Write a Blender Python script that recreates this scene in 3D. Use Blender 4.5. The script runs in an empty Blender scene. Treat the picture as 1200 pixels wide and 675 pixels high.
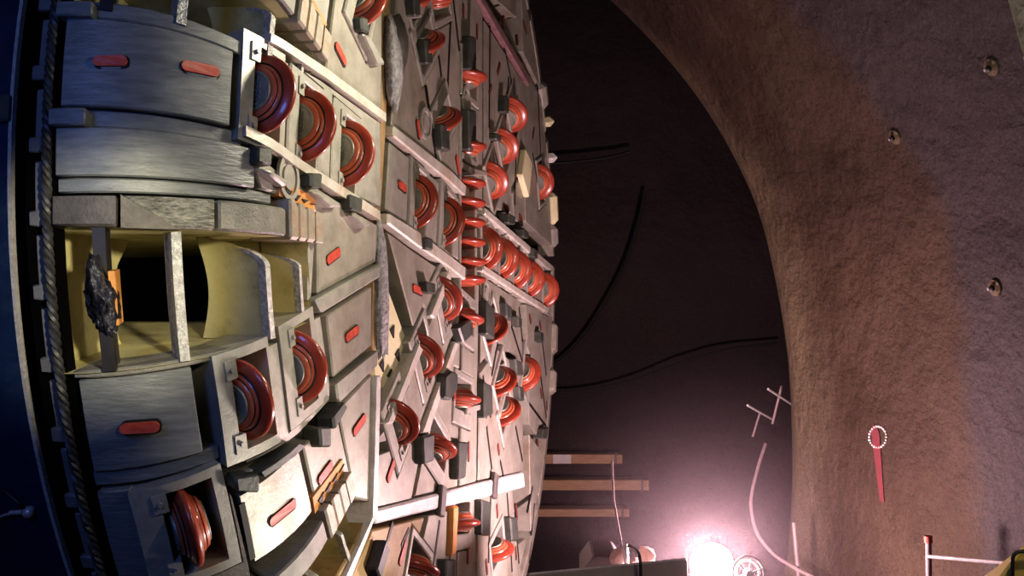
import bpy, bmesh, math, random
import numpy as np
from mathutils import Vector, Matrix
from mathutils.geometry import delaunay_2d_cdt
random.seed(7)
D2R = math.pi/180
col = bpy.context.scene.collection

# ------------------------------------------------------------------ measurements of the place
FOC, HOR = 1254.548, 354.343           # focal length and horizon of the photograph (1200 x 675)
EYE = Vector((0, 0, 4.45))             # camera height above the invert
YAW, TILT = .230, .0175                # how the cutterhead faces
RF, RR, BB = 3.936, 4.838, .717        # flat radius, full radius, depth of the rounded gauge
AX = RR-RF
N = Vector((math.cos(YAW)*math.cos(TILT), -math.sin(YAW)*math.cos(TILT), math.sin(TILT)))
DD = Vector((0, 0, 1)).cross(N).normalized()
if DD.y < 0: DD = -DD
UU = N.cross(DD)
CEN = Vector((-.38219, 9.632, .51949))  # hub of the cutterhead from the eye
_t = np.linspace(0, math.pi/2, 201)
_arc = np.concatenate([[0], np.cumsum(np.hypot(AX*np.diff(np.sin(_t)), BB*np.diff(np.cos(_t))))])
SMAX = RF+float(_arc[-1])
HEAD = Matrix.Translation(CEN+EYE) @ Matrix((DD, UU, N)).transposed().to_4x4()

def ray(px, py): return Vector(((px-600)/FOC, 1, (HOR-py)/FOC))
def at(px, py, Y): return ray(px, py)*Y+EYE          # a point seen at px, py at distance Y
def hit(px, py, l=0.):
    """where a sight line meets the face of the cutterhead, unrolled flat"""
    v = ray(px, py)
    dv = (v.dot(DD), v.dot(UU), v.dot(N)); o = (-CEN.dot(DD), -CEN.dot(UU), -CEN.dot(N))
    def f(s):
        x, y, z = (o[i]+dv[i]*s for i in range(3)); r = math.hypot(x, y)
        if r <= RF: return z-l
        q = (r-RF)/(AX+l)
        return 1+q if q >= 1 else z-(-BB+(BB+l)*math.sqrt(1-q*q))
    s = 3.
    while s < 22:
        if f(s+.03) <= 0: break
        s += .03
    else: return None
    a, b = s, s+.03
    for _ in range(26):
        m = (a+b)/2
        if f(m) <= 0: b = m
        else: a = m
    x, y = o[0]+dv[0]*a, o[1]+dv[1]*a; r = math.hypot(x, y)
    if r > RF:
        rho = RF+float(np.interp(math.asin(min(1, (r-RF)/(AX+l))), _t, _arc)); x, y = x*rho/r, y*rho/r
    return (x, y)
def Pl(s, l=0.):
    out = []
    for w in s.split():
        x, y = w.split(','); h = hit(float(x), float(y), l)
        if h: out.append(h)
    return out
def M(a, b, l=0.):
    """unrolled flat coordinates and a height to a point of the cutterhead"""
    rho = math.hypot(a, b)
    if rho <= RF: return Vector((a, b, l))
    ca, sa = a/rho, b/rho
    if rho >= SMAX: r, z = RR+l, -BB-(rho-SMAX)
    else:
        t = float(np.interp(rho-RF, _arc, _t)); r, z = RF+(AX+l)*math.sin(t), -BB+(BB+l)*math.cos(t)
    return Vector((r*ca, r*sa, z))
def frame(a, b, l=0., ang=None):
    """axes at a point of the face: x outward, y around, z off the surface"""
    o = M(a, b, l); th = math.atan2(b, a) if ang is None else ang
    c, s = math.cos(th), math.sin(th); e = .01
    ex = (M(a+c*e, b+s*e, l)-M(a-c*e, b-s*e, l)).normalized()
    ey = (M(a-s*e, b+c*e, l)-M(a+s*e, b-c*e, l)).normalized()
    ez = ex.cross(ey).normalized(); ey = ez.cross(ex)
    return Matrix.Translation(o) @ Matrix((ex, ey, ez)).transposed().to_4x4()

# ------------------------------------------------------------------ object helpers
def new(name, me, mat, parent=None, mtx=None):
    o = bpy.data.objects.new(name, me); col.objects.link(o)
    if mat and me is not None and not me.materials: me.materials.append(mat)
    if parent: o.parent = parent
    if mtx is not None:
        o.matrix_basis = mtx
    return o
def tag(o, label=None, cat=None, group=None, kind=None):
    for k, v in (('label', label), ('category', cat), ('group', group), ('kind', kind)):
        if v: o[k] = v
    return o
def empty(name, mtx): 
    o = bpy.data.objects.new(name, None); col.objects.link(o); o.matrix_basis = mtx; o.empty_display_size = .2
    return o
def mesh_of(bm, name, smooth=False):
    bmesh.ops.recalc_face_normals(bm, faces=bm.faces)
    me = bpy.data.meshes.new(name); bm.to_mesh(me); bm.free()
    if smooth:
        for p in me.polygons: p.use_smooth = True
        me.set_sharp_from_angle(angle=40*D2R)
    return me
def bevel(o, w=.012, seg=1):
    m = o.modifiers.new('bevel', 'BEVEL'); m.width = w; m.segments = seg; m.limit_method = 'ANGLE'; m.angle_limit = 35*D2R
    m.use_clamp_overlap = True
    return o
def bx(bm, lo, hi, mtx=None):
    vs = [bm.verts.new(((lo, hi)[i & 1][0], (lo, hi)[i >> 1 & 1][1], (lo, hi)[i >> 2 & 1][2])) for i in range(8)]
    for f in ((0, 2, 3, 1), (4, 5, 7, 6), (0, 1, 5, 4), (2, 6, 7, 3), (0, 4, 6, 2), (1, 3, 7, 5)): bm.faces.new([vs[i] for i in f])
    if mtx is not None:
        for v in vs: v.co = mtx @ v.co
    return vs
def lathe(bm, prof, seg=40, axis='x', mtx=None, closed=False):
    rings = []
    for x, r in prof:
        if r < 1e-5: rings.append([bm.verts.new((x, 0, 0))])
        else: rings.append([bm.verts.new((x, r*math.cos(2*math.pi*k/seg), r*math.sin(2*math.pi*k/seg))) for k in range(seg)])
    allv = [v for r in rings for v in r]
    pairs = list(zip(rings, rings[1:])) + ([(rings[-1], rings[0])] if closed else [])
    for p, q in pairs:
        for k in range(seg):
            k2 = (k+1) % seg
            if len(p) == 1 and len(q) == 1: continue
            if len(p) == 1: bm.faces.new((p[0], q[k], q[k2]))
            elif len(q) == 1: bm.faces.new((p[k], p[k2], q[0]))
            else: bm.faces.new((p[k], p[k2], q[k2], q[k]))
    if axis == 'z': R = Matrix.Rotation(-math.pi/2, 4, 'Y')
    else: R = Matrix()
    if mtx is not None: R = mtx @ R
    for v in allv: v.co = R @ v.co
def tube(bm, pts, rad, seg=8, cap=True):
    pts = [Vector(p) for p in pts]; rings = []; up = Vector((0, 0, 1))
    for i, p in enumerate(pts):
        t = (pts[min(i+1, len(pts)-1)]-pts[max(i-1, 0)]).normalized()
        if i == 0:
            x = t.cross(up)
            if x.length < .1: x = t.cross(Vector((1, 0, 0)))
            x.normalize()
        else: x = (x-t*x.dot(t)).normalized()
        y = t.cross(x); r = rad[i] if isinstance(rad, (list, tuple)) else rad
        rings.append([bm.verts.new(p+x*(r*math.cos(2*math.pi*k/seg))+y*(r*math.sin(2*math.pi*k/seg))) for k in range(seg)])
    for p, q in zip(rings, rings[1:]):
        for k in range(seg): bm.faces.new((p[k], p[(k+1) % seg], q[(k+1) % seg], q[k]))
    if cap: bm.faces.new(rings[0][::-1]); bm.faces.new(rings[-1])
def smooth_path(pts, n=8):
    pts = [Vector(p) for p in pts]; P = [pts[0]*2-pts[1]]+pts+[pts[-1]*2-pts[-2]]; out = []
    for i in range(1, len(P)-2):
        for k in range(n):
            t = k/n; a, b, c, d = P[i-1:i+3]
            out.append(.5*((2*b)+(c-a)*t+(2*a-5*b+4*c-d)*t*t+(3*b-a-3*c+d)*t**3))
    return out+[pts[-1]]
def tube_obj(name, pts, r, mat, parent=None, seg=8):
    bm = bmesh.new(); tube(bm, pts, r, seg); return new(name, mesh_of(bm, name, True), mat, parent)

# ------------------------------------------------------------------ materials
def mat(name, c1, c2=None, rough=.5, metal=0., scale=6., bump=.0, bscale=60., stretch=(1, 1, 1), c3=None, c3amt=.5, detail=6, emis=None, estr=0, spec=.5, c3scale=1.6, coat=0):
    m = bpy.data.materials.new(name); m.use_nodes = True; nt = m.node_tree; b = nt.nodes['Principled BSDF']
    L = nt.links.new
    b.inputs['Roughness'].default_value = rough; b.inputs['Metallic'].default_value = metal
    b.inputs['Specular IOR Level'].default_value = spec; b.inputs['Coat Weight'].default_value = coat
    if emis: b.inputs['Emission Color'].default_value = (*emis, 1); b.inputs['Emission Strength'].default_value = estr
    tc = nt.nodes.new('ShaderNodeTexCoord'); mp = nt.nodes.new('ShaderNodeMapping'); mp.inputs['Scale'].default_value = stretch
    L(tc.outputs['Object'], mp.inputs['Vector'])
    if c2 is None: b.inputs['Base Color'].default_value = (*c1, 1)
    else:
        n1 = nt.nodes.new('ShaderNodeTexNoise'); n1.inputs['Scale'].default_value = scale; n1.inputs['Detail'].default_value = detail; n1.inputs['Roughness'].default_value = .65
        L(mp.outputs[0], n1.inputs['Vector'])
        r = nt.nodes.new('ShaderNodeValToRGB'); r.color_ramp.elements[0].position = .32; r.color_ramp.elements[1].position = .68
        r.color_ramp.elements[0].color = (*c1, 1); r.color_ramp.elements[1].color = (*c2, 1)
        L(n1.outputs['Fac'], r.inputs['Fac']); out = r.outputs['Color']
        if c3:
            n3 = nt.nodes.new('ShaderNodeTexNoise'); n3.inputs['Scale'].default_value = c3scale; n3.inputs['Detail'].default_value = 8; n3.inputs['Roughness'].default_value = .7
            L(tc.outputs['Object'], n3.inputs['Vector'])
            r3 = nt.nodes.new('ShaderNodeValToRGB'); r3.color_ramp.elements[0].position = .52; r3.color_ramp.elements[1].position = .72
            r3.color_ramp.elements[0].color = (0, 0, 0, 1); r3.color_ramp.elements[1].color = (c3amt,)*3+(1,)
            L(n3.outputs['Fac'], r3.inputs['Fac'])
            mx = nt.nodes.new('ShaderNodeMix'); mx.data_type = 'RGBA'; L(r3.outputs['Color'], mx.inputs['Factor']); L(out, mx.inputs['A']); mx.inputs['B'].default_value = (*c3, 1)
            out = mx.outputs['Result']
        L(out, b.inputs['Base Color'])
    if bump:
        n2 = nt.nodes.new('ShaderNodeTexNoise'); n2.inputs['Scale'].default_value = bscale; n2.inputs['Detail'].default_value = 5; n2.inputs['Roughness'].default_value = .6
        L(mp.outputs[0], n2.inputs['Vector'])
        bp = nt.nodes.new('ShaderNodeBump'); bp.inputs['Strength'].default_value = bump; bp.inputs['Distance'].default_value = .02
        L(n2.outputs['Fac'], bp.inputs['Height']); L(bp.outputs[0], b.inputs['Normal'])
    return m
FACE = mat('face_steel', (.27, .25, .205), (.42, .39, .33), .42, .25, 5, .12, 45, c3=(.20, .13, .07), c3amt=.55)
FACE2 = mat('frame_steel', (.30, .29, .25), (.43, .41, .36), .42, .25, 9, .15, 70, c3=(.24, .17, .10), c3amt=.35)
GAUGE = mat('gauge_steel', (.14, .145, .142), (.24, .245, .235), .42, .08, 4, .30, 9, stretch=(1, 7, 1.5))
RAIL = mat('rail_steel', (.50, .47, .40), (.68, .65, .58), .40, .2, 8, .15, 50, c3=(.42, .20, .07), c3amt=.6, c3scale=3)
HULL = mat('hull_steel', (.012, .010, .010), (.035, .028, .026), .7, 0, 5)
OCHRE = mat('rusty_strip', (.30, .18, .07), (.45, .33, .17), .55, .1, 4, .2, 50, c3=(.12, .07, .04), c3amt=.8, c3scale=4)
BRIGHT = mat('bare_steel_lit', (.62, .58, .56), (.85, .82, .80), .35, .1, 7, .25, 40, c3=(.30, .20, .17), c3amt=.7, c3scale=4)  # pale tone carries the lamp's light on seam strip and joint beam
DARKB = mat('scraper_steel', (.045, .05, .043), (.095, .10, .085), .5, .2, 7, .15, 40)
LIPM = mat('lip_steel', (.065, .055, .05), (.13, .115, .10), .55, .15, 6, .25, 50)
LIPL = mat('lip_steel_worn', (.16, .15, .13), (.26, .245, .21), .5, .15, 8, .25, 60)
HARD = mat('hard_facing', (.05, .047, .042), (.30, .29, .25), .55, .3, 9, 1., 9, stretch=(1.2, 7, 3))
TOOTH = mat('tooth_steel', (.26, .22, .17), (.42, .37, .30), .5, .2, 8, .2, 50, c3=(.40, .17, .05), c3amt=.5, c3scale=5)
PRIMER = mat('orange_primer', (.50, .20, .05), (.65, .32, .10), .6, 0, 8)
RED = mat('cutter_red', (.40, .085, .042), (.56, .15, .075), .34, 0, 5, .03, 30, coat=.3)
RED2 = mat('cutter_ring_red', (.26, .042, .024), (.42, .080, .045), .30, 0, 6, .03, 30, coat=.4)
HUBM = mat('hub_steel', (.22, .22, .185), (.34, .335, .28), .45, .3, 12, .1, 60)
GROOVE = mat('groove_black', (.010, .007, .006), None, .6)
SLOT = mat('indicator_red', (.42, .055, .035), (.62, .12, .075), .4, 0, 14)
CREAM = mat('cream_paint', (.46, .40, .19), (.60, .54, .29), .45, 0, 3, .06, 30, c3=(.22, .17, .07), c3amt=.6, c3scale=5)
PALE = mat('pale_yellow_paint', (.68, .62, .36), (.80, .76, .52), .45, 0, 3, .05, 30, c3=(.36, .27, .12), c3amt=.5, c3scale=6)
WELD = mat('weld_edge', (.30, .29, .27), (.60, .58, .54), .45, .4, 30, 1., 40)
BLACK = mat('black_steel', (.010, .009, .010), (.025, .02, .022), .5)
LUMP = mat('glossy_slag', (.006, .006, .010), (.03, .03, .045), .15, .3, 20, .6, 30)
ROPE = mat('rope_grey', (.03, .029, .03), (.07, .065, .065), .5, .2, 20)
BLUE = mat('shield_blue', (.006, .016, .050), (.010, .026, .075), .35, .1, 2.5, .1, 14, c3=(.05, .07, .13), c3amt=.5, c3scale=2)
EDGE = mat('shield_edge', (.38, .35, .33), (.58, .54, .52), .4, .3, 30, .3, 40)
TIMBER = mat('timber', (.30, .17, .085), (.42, .26, .14), .7, 0, 6, .15, 30, stretch=(1, 6, 6))
PALEWOOD = mat('pale_wood', (.55, .48, .46), (.66, .60, .58), .7, 0, 6)
RUBBER = mat('rubber_black', (.012, .011, .012), None, .5)
STEELG = mat('grey_sheet', (.26, .22, .19), (.36, .31, .27), .5, .2, 3, .05, 30)
GALV = mat('galvanised', (.42, .38, .38), (.62, .56, .56), .35, .4, 20)
HOSE = mat('hose_pink_grey', (.17, .12, .12), (.23, .165, .165), .6, 0, 20)
YEL = mat('machine_yellow', (.55, .38, .09), (.62, .44, .12), .45, 0, 3)
ROCK = mat('rock', (.30, .18, .15), (.50, .34, .30), .8, 0, 9, .5, 20)
CAPM = mat('red_cap', (.42, .07, .05), None, .6)
MARK = mat('red_spray', (.13, .018, .024), (.10, .020, .025), .8, 0, 14)
WHITE = mat('white_spray', (.55, .50, .48), None, .8)
LENS = mat('lamp_lens', (1, .95, .95), None, .3, emis=(1, .70, .75), estr=540)
CABLE = mat('cable_black', (.012, .008, .008), None, .7)

def shotcrete(name, a, b, c, bumps, zone=False, rim=None):
    m = bpy.data.materials.new(name); m.use_nodes = True; nt = m.node_tree; p = nt.nodes['Principled BSDF']; L = nt.links.new
    p.inputs['Roughness'].default_value = .75; p.inputs['Specular IOR Level'].default_value = .35
    tc = nt.nodes.new('ShaderNodeTexCoord')
    def noise(sc, det, ro=.6):
        n = nt.nodes.new('ShaderNodeTexNoise'); n.inputs['Scale'].default_value = sc; n.inputs['Detail'].default_value = det; n.inputs['Roughness'].default_value = ro
        L(tc.outputs['Object'], n.inputs['Vector']); return n.outputs['Fac']
    def mix(f, x, y):
        k = nt.nodes.new('ShaderNodeMix'); k.data_type = 'RGBA'; L(f, k.inputs['Factor'])
        for s, q in (('A', x), ('B', y)):
            if isinstance(q, tuple): k.inputs[s].default_value = (*q, 1)
            else: L(q, k.inputs[s])
        return k.outputs['Result']
    def ramp(f, lo, hi):
        r = nt.nodes.new('ShaderNodeMapRange'); r.inputs['From Min'].default_value = lo; r.inputs['From Max'].default_value = hi; r.interpolation_type = 'SMOOTHSTEP'; L(f, r.inputs['Value']); return r.outputs[0]
    def math_(op, x, y):
        k = nt.nodes.new('ShaderNodeMath'); k.operation = op
        for i, q in enumerate((x, y)):
            if isinstance(q, (int, float)): k.inputs[i].default_value = q
            else: L(q, k.inputs[i])
        return k.outputs[0]
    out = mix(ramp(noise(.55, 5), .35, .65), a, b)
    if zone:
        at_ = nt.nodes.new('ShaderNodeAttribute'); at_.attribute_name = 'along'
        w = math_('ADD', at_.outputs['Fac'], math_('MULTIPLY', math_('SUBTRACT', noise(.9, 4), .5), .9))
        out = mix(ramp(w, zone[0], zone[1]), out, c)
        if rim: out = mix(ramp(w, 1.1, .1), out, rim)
    else: out = mix(ramp(noise(.25, 3), .45, .65), out, c)
    gr = noise(38, 3, .7); out2 = nt.nodes.new('ShaderNodeMix'); out2.data_type = 'RGBA'; out2.blend_type = 'MULTIPLY'; out2.inputs['Factor'].default_value = .55
    g2 = nt.nodes.new('ShaderNodeCombineColor'); v = ramp(gr, .25, .6)
    for i in range(3): L(v, g2.inputs[i])
    L(out, out2.inputs['A']); L(g2.outputs[0], out2.inputs['B']); L(out2.outputs['Result'], p.inputs['Base Color'])
    h = math_('ADD', math_('MULTIPLY', noise(1.1, 4), 5.), math_('ADD', math_('MULTIPLY', noise(9, 4), .7), math_('MULTIPLY', gr, .35)))
    bp = nt.nodes.new('ShaderNodeBump'); bp.inputs['Strength'].default_value = bumps; bp.inputs['Distance'].default_value = .06
    L(h, bp.inputs['Height']); L(bp.outputs[0], p.inputs['Normal'])
    return m
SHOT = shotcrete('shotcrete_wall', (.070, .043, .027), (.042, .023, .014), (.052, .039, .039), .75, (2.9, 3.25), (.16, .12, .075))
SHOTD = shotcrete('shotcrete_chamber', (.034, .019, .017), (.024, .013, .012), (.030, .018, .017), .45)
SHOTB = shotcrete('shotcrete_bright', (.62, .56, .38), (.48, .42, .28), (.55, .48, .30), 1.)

# ------------------------------------------------------------------ the cutterhead
head = empty('cutterhead', HEAD)
tag(head, 'huge round steel tunnel boring cutterhead studded with red disc cutters, filling the left half', 'cutterhead')

# cutters: pixel where the ring leaves the face, axis angle override, size
CUT = [(309, 111), (357, 147), (405, 180), (490, 236), (523, 259),                        # row running up to the left
       (570, 291), (590, 303), (606, 316), (622, 327), (640, 340),                         # row running out to the right
       (221, 622), (292, 470), (352, 430),                                                 # row running down to the left
       (520, 350), (496, 417), (466, 495), (601, 134), (590, 171), (577, 211), (634, 213),
       (576, 385), (587, 447), (592, 482), (617, 438), (498, 50), (519, 140), (425, 5), (488, -5), (515, -4),
       (512, 525), (583, 645), (490, 668), (550, 90), (549, 172), (541, 612), (542, 468), (546, 374)]
CENTRE = [(548, 215), (548, 238), (548, 261), (548, 284), (548, 307), (548, 328)]
HOUSE = []                              # (a, b, angle, half length, half width) of every cutter opening, outer size
for p in CUT:
    h = hit(*p); th = math.atan2(h[1], h[0])
    HOUSE.append((h[0], h[1], th, .205 if len(HOUSE) in (0, 11) else .245, .31))
CAX = 86*D2R                             # the middle cutters sit in one upright slot
HOUSE.append((-.055, .115, CAX, .70, .30))
HOLES = [[(a+cx*math.cos(t)-cy*math.sin(t), b+cx*math.sin(t)+cy*math.cos(t)) for cx, cy in ((-l, -w), (l, -w), (l, w), (-l, w))] for a, b, t, l, w in HOUSE]

def inside(p, poly):
    x, y = p; c = False; j = len(poly)-1
    for i in range(len(poly)):
        (x1, y1), (x2, y2) = poly[i], poly[j]
        if (y1 > y) != (y2 > y) and x < (x2-x1)*(y-y1)/(y2-y1)+x1: c = not c
        j = i
    return c
def area(p): return .5*sum(p[i-1][0]*p[i][1]-p[i][0]*p[i-1][1] for i in range(len(p)))
def inset(poly, g):
    if area(poly) < 0: poly = poly[::-1]
    n = len(poly); out = []
    for i in range(n):
        p0, p1, p2 = (Vector(poly[(i+k) % n]) for k in (-1, 0, 1))
        d1, d2 = (p1-p0).normalized(), (p2-p1).normalized()
        n1, n2 = Vector((-d1.y, d1.x)), Vector((-d2.y, d2.x)); k = 1+n1.dot(n2)
        out.append(tuple(p1+(n1+n2)*(g/max(k, .35))))
    return out
def dense(poly, step):
    out = []
    for i in range(len(poly)):
        p, q = Vector(poly[i]), Vector(poly[(i+1) % len(poly)]); n = max(1, int((q-p).length/step))
        out += [tuple(p+(q-p)*(k/n)) for k in range(n)]
    return out
def slab(name, poly, top=0., bot=-.28, mt=None, parent=head, gap=.022, holes='auto', bev=.010, curved=None, mapf=M, label=None):
    """a plate of the face: an outline in unrolled coordinates, given thickness, laid on the curved surface"""
    if len(poly) < 3: return None
    poly = inset(poly, gap) if gap else (poly if area(poly) > 0 else poly[::-1])
    rm = max(math.hypot(*p) for p in poly)
    if curved is None: curved = rm > RF-.05
    if holes == 'auto':
        xs = [p[0] for p in poly]; ys = [p[1] for p in poly]; holes = []
        for hp in HOLES:
            if min(q[0] for q in hp) < max(xs) and max(q[0] for q in hp) > min(xs) and min(q[1] for q in hp) < max(ys) and max(q[1] for q in hp) > min(ys): holes.append(hp)
    loops = [poly]+list(holes or [])
    if curved: loops = [dense(l, .10) for l in loops]
    V, Eg = [], []
    for l in loops:
        s = len(V); V += [Vector(p) for p in l]; Eg += [(s+i, s+(i+1) % len(l)) for i in range(len(l))]
    if curved:
        xs = [p[0] for p in poly]; ys = [p[1] for p in poly]; x = min(xs)
        while x < max(xs):
            y = min(ys)
            while y < max(ys):
                if inside((x, y), poly): V.append(Vector((x, y)))
                y += .13
            x += .13
    r = delaunay_2d_cdt(V, Eg, [], 0, 1e-5)
    vs, tris = r[0], r[2]; keep = []
    for t in tris:
        c = (sum(vs[i].x for i in t)/3, sum(vs[i].y for i in t)/3)
        if inside(c, poly) and not any(inside(c, h) for h in (holes or [])): keep.append(t)
    if not keep: return None
    # separate pieces of a plate cut through by openings become plates of their own
    owner = {}; comps = []
    emap = {}
    for k, t in enumerate(keep):
        for i in range(3): emap.setdefault(frozenset((t[i], t[(i+1) % 3])), []).append(k)
    seen = set()
    for k in range(len(keep)):
        if k in seen: continue
        st, comp = [k], []
        seen.add(k)
        while st:
            q = st.pop(); comp.append(keep[q]); t = keep[q]
            for i in range(3):
                for r_ in emap[frozenset((t[i], t[(i+1) % 3]))]:
                    if r_ not in seen: seen.add(r_); st.append(r_)
        comps.append(comp)
    first = None
    for comp in comps:
        ar = sum(abs((vs[t[1]]-vs[t[0]]).cross(vs[t[2]]-vs[t[0]]))*.5 for t in comp)
        if len(comps) > 1 and ar < .006: continue
        bm = bmesh.new(); T, B = {}, {}
        for i in {i for t in comp for i in t}:
            T[i] = bm.verts.new(mapf(vs[i].x, vs[i].y, top)); B[i] = bm.verts.new(mapf(vs[i].x, vs[i].y, bot))
        cnt = {}
        for t in comp:
            bm.faces.new([T[i] for i in t]); bm.faces.new([B[i] for i in reversed(t)])
            for i in range(3):
                e = (t[i], t[(i+1) % 3]); cnt.setdefault(frozenset(e), []).append(e)
        for e in cnt.values():
            if len(e) == 1:
                i, j = e[0]; bm.faces.new((T[j], T[i], B[i], B[j]))
        if not curved: bmesh.ops.dissolve_limit(bm, angle_limit=.02, verts=bm.verts, edges=bm.edges)
        o = new(name, mesh_of(bm, name, curved), mt or FACE, parent)
        if label: o['label'] = label
        if bev: bevel(o, bev)
        first = first or o
    return first
def sector(name, r0, r1, t0, t1, top=0., bot=-.28, mt=None, parent=head, bev=.008, nr=None, nt_=None):
    """a plate bounded by two radii and two angles"""
    nr = nr or max(2, int((r1-r0)/.1)); nt_ = nt_ or max(2, int(abs(t1-t0)/1.5))
    bm = bmesh.new(); G = {}
    for s, l in ((0, top), (1, bot)):
        for i in range(nr+1):
            for j in range(nt_+1):
                rho = r0+(r1-r0)*i/nr; th = (t0+(t1-t0)*j/nt_)*D2R
                G[s, i, j] = bm.verts.new(M(rho*math.cos(th), rho*math.sin(th), l))
    for s in (0, 1):
        for i in range(nr):
            for j in range(nt_): bm.faces.new([G[s, i, j], G[s, i+1, j], G[s, i+1, j+1], G[s, i, j+1]])
    for i in range(nr):
        for j in (0, nt_): bm.faces.new([G[0, i, j], G[0, i+1, j], G[1, i+1, j], G[1, i, j]])
    for j in range(nt_):
        for i in (0, nr): bm.faces.new([G[0, i, j], G[0, i, j+1], G[1, i, j+1], G[1, i, j]])
    me = mesh_of(bm, name, True); o = new(name, me, mt or FACE, parent)
    if bev: bevel(o, bev)
    return o

# dark hull under the plates, with mouths for the buckets
BUCK = ((161.5, 8.0), (180, 10.3), (207.3, 10.3))
bm = bmesh.new(); G = {}; rs = [0, .4, 1, 2, 3, 3.55, 3.8, 4.05, 4.3, 4.5, 4.7, 4.9, 5.05, SMAX, SMAX+.3, SMAX+1.2]; NTH = 480
for i, rho in enumerate(rs):
    for j in range(NTH):
        th = 2*math.pi*j/NTH; G[i, j] = bm.verts.new(M((rho+.001)*math.cos(th), (rho+.001)*math.sin(th), -.29))
for i in range(len(rs)-1):
    for j in range(NTH):
        a = (j+.5)*360/NTH
        if any(b+1.5 < a < b+e for b, e in BUCK) and 3.5 < rs[i] < SMAX+.1: continue
        bm.faces.new([G[i, j], G[i+1, j], G[i+1, (j+1) % NTH], G[i, (j+1) % NTH]])
new('hull', mesh_of(bm, 'hull', True), HULL, head)
bm = bmesh.new(); lathe(bm, [(-2.6, 0), (-2.6, 4.6), (-2.5, 4.6), (-2.5, 0)], 64, 'z'); new('back_light_stop', mesh_of(bm, 'back_light_stop'), BLACK, head)  # added dark disc, stops light leaking into the interior from behind

# disc cutters --------------------------------------------------------
def prof_mesh(name, prof, m, k=1., closed=False, seg=44, extra=None):
    bm = bmesh.new(); lathe(bm, [(x*k, r) for x, r in prof], seg, closed=closed)
    if extra: extra(bm)
    me = mesh_of(bm, name, True); me.materials.append(m); return me
BODY = [(-.080, 0), (-.080, .112), (-.082, .122), (-.078, .132), (-.063, .142), (-.060, .136), (-.056, .136), (-.054, .150), (-.040, .160), (.036, .160), (.046, .150), (.048, .136), (.052, .136), (.055, .142), (.066, .132), (.068, .122), (.066, .112), (.066, 0)]
RING = [(-.040, .150), (-.037, .166), (-.034, .178), (-.022, .205), (-.014, .217), (-.008, .221), (.008, .221), (.014, .217), (.022, .205), (.032, .178), (.034, .166), (.036, .150)]
GRV = [(-.089, .1365), (-.086, .1495), (-.0835, .1505), (-.0615, .1605), (-.058, .1610)]
body_me = prof_mesh('disc_cutter', BODY, RED); ring_me = prof_mesh('cutter_ring', RING, RED2, closed=True)
body_c = prof_mesh('disc_cutter_twin', BODY, RED, .60); ring_c = prof_mesh('cutter_ring_twin', RING, RED2, 1., closed=True)
seal_me = prof_mesh('seal_groove', [(.033, .157), (.0365, .1605), (.0385, .1640), (.0335, .1700)], GROOVE, closed=True)
seal2_me = prof_mesh('seal_groove', [(.046, .133), (.0475, .1445), (.0545, .1425), (.056, .134)], GROOVE, closed=True)
def letters(bm):
    for line, yy in (('HERREN', .020), ('KNECHT', -.036)):
        cu = bpy.data.curves.new('t', 'FONT'); cu.body = line; cu.size = .046; cu.extrude = .003; cu.align_x = 'CENTER'
        cu.resolution_u = 2
        ob = bpy.data.objects.new('t', cu); col.objects.link(ob); dg = bpy.context.evaluated_depsgraph_get(); dg.update()
        me = bpy.data.meshes.new_from_object(ob.evaluated_get(dg)); n0 = len(bm.verts); bm.from_mesh(me); bm.verts.ensure_lookup_table()
        for v in bm.verts[n0:]:                                # text reads along the circumference, on the outer cap
            x, y, z = v.co; v.co = (.0745+z, x, y+yy)
        bpy.data.objects.remove(ob); bpy.data.curves.remove(cu); bpy.data.meshes.remove(me)
hub_me = prof_mesh('hub_cap', [(.060, .112), (.073, .112), (.077, .109), (.077, .098), (.072, .095), (.072, 0)], HUBM, extra=letters)
hub2_me = prof_mesh('hub_cap', [(.075, .112), (.088, .112), (.092, .109), (.092, .098), (.087, .095), (.087, 0)], HUBM)
FLIP = Matrix.Rotation(math.pi, 4, 'Z')
def cutter(mtx, twin=False, label=None):
    o = new('disc_cutter', body_c if twin else body_me, None, head, mtx)
    if label: o['label'] = label
    new('cutter_ring', ring_c if twin else ring_me, None, o)
    if not twin:
        new('hub_cap', hub_me, None, o); new('hub_cap', hub2_me, None, o, FLIP)
        new('seal_groove', seal_me, None, o); new('seal_groove', seal2_me, None, o)
    return o
# housings: a frame round each opening with clamp blocks at its outer side
def ring_slab(name, a, b, t, l, w, li, wi, top, mt, off=0.):
    def rect(l, w, o=0): return [(a+(cx+o)*math.cos(t)-cy*math.sin(t), b+(cx+o)*math.sin(t)+cy*math.cos(t)) for cx, cy in ((-l, -w), (l, -w), (l, w), (-l, w))]
    return slab(name, rect(l, w), top, -.28, mt, gap=.012, holes=[rect(li, wi, off)], bev=.010)
bmc = bmesh.new(); bx(bmc, (-.035, -.05, -.06), (.035, .05, .02)); lathe(bmc, [(.02, 0), (.02, .014), (.035, .014), (.035, 0)], 6, 'z'); clamp_me = mesh_of(bmc, 'clamp_block'); clamp_me.materials.append(FACE2)
for i, (a, b, t, l, w) in enumerate(HOUSE[:-1]):
    o = ring_slab('cutter_housing', a, b, t, l, w, .135, .245, .012, FACE2, -.035)
    big = i in (0, 1, 2, 3, 4, 10, 11, 12, 13, 14, 15)
    if o and big:
        for sy in (-1, 1):
            new('clamp_block', clamp_me, None, o, frame(a+.10*math.cos(t)-sy*.2*math.sin(t), b+.10*math.sin(t)+sy*.2*math.cos(t), .0, t))
    cutter(frame(a, b, -.025 if i < 3 else -.058, t))
ring_slab('centre_housing', *HOUSE[-1][:3], .70, .30, .62, .235, .012, FACE2)
for p in CENTRE:
    h = hit(*p); cutter(frame(h[0], h[1], -.058, CAX), True)

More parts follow.
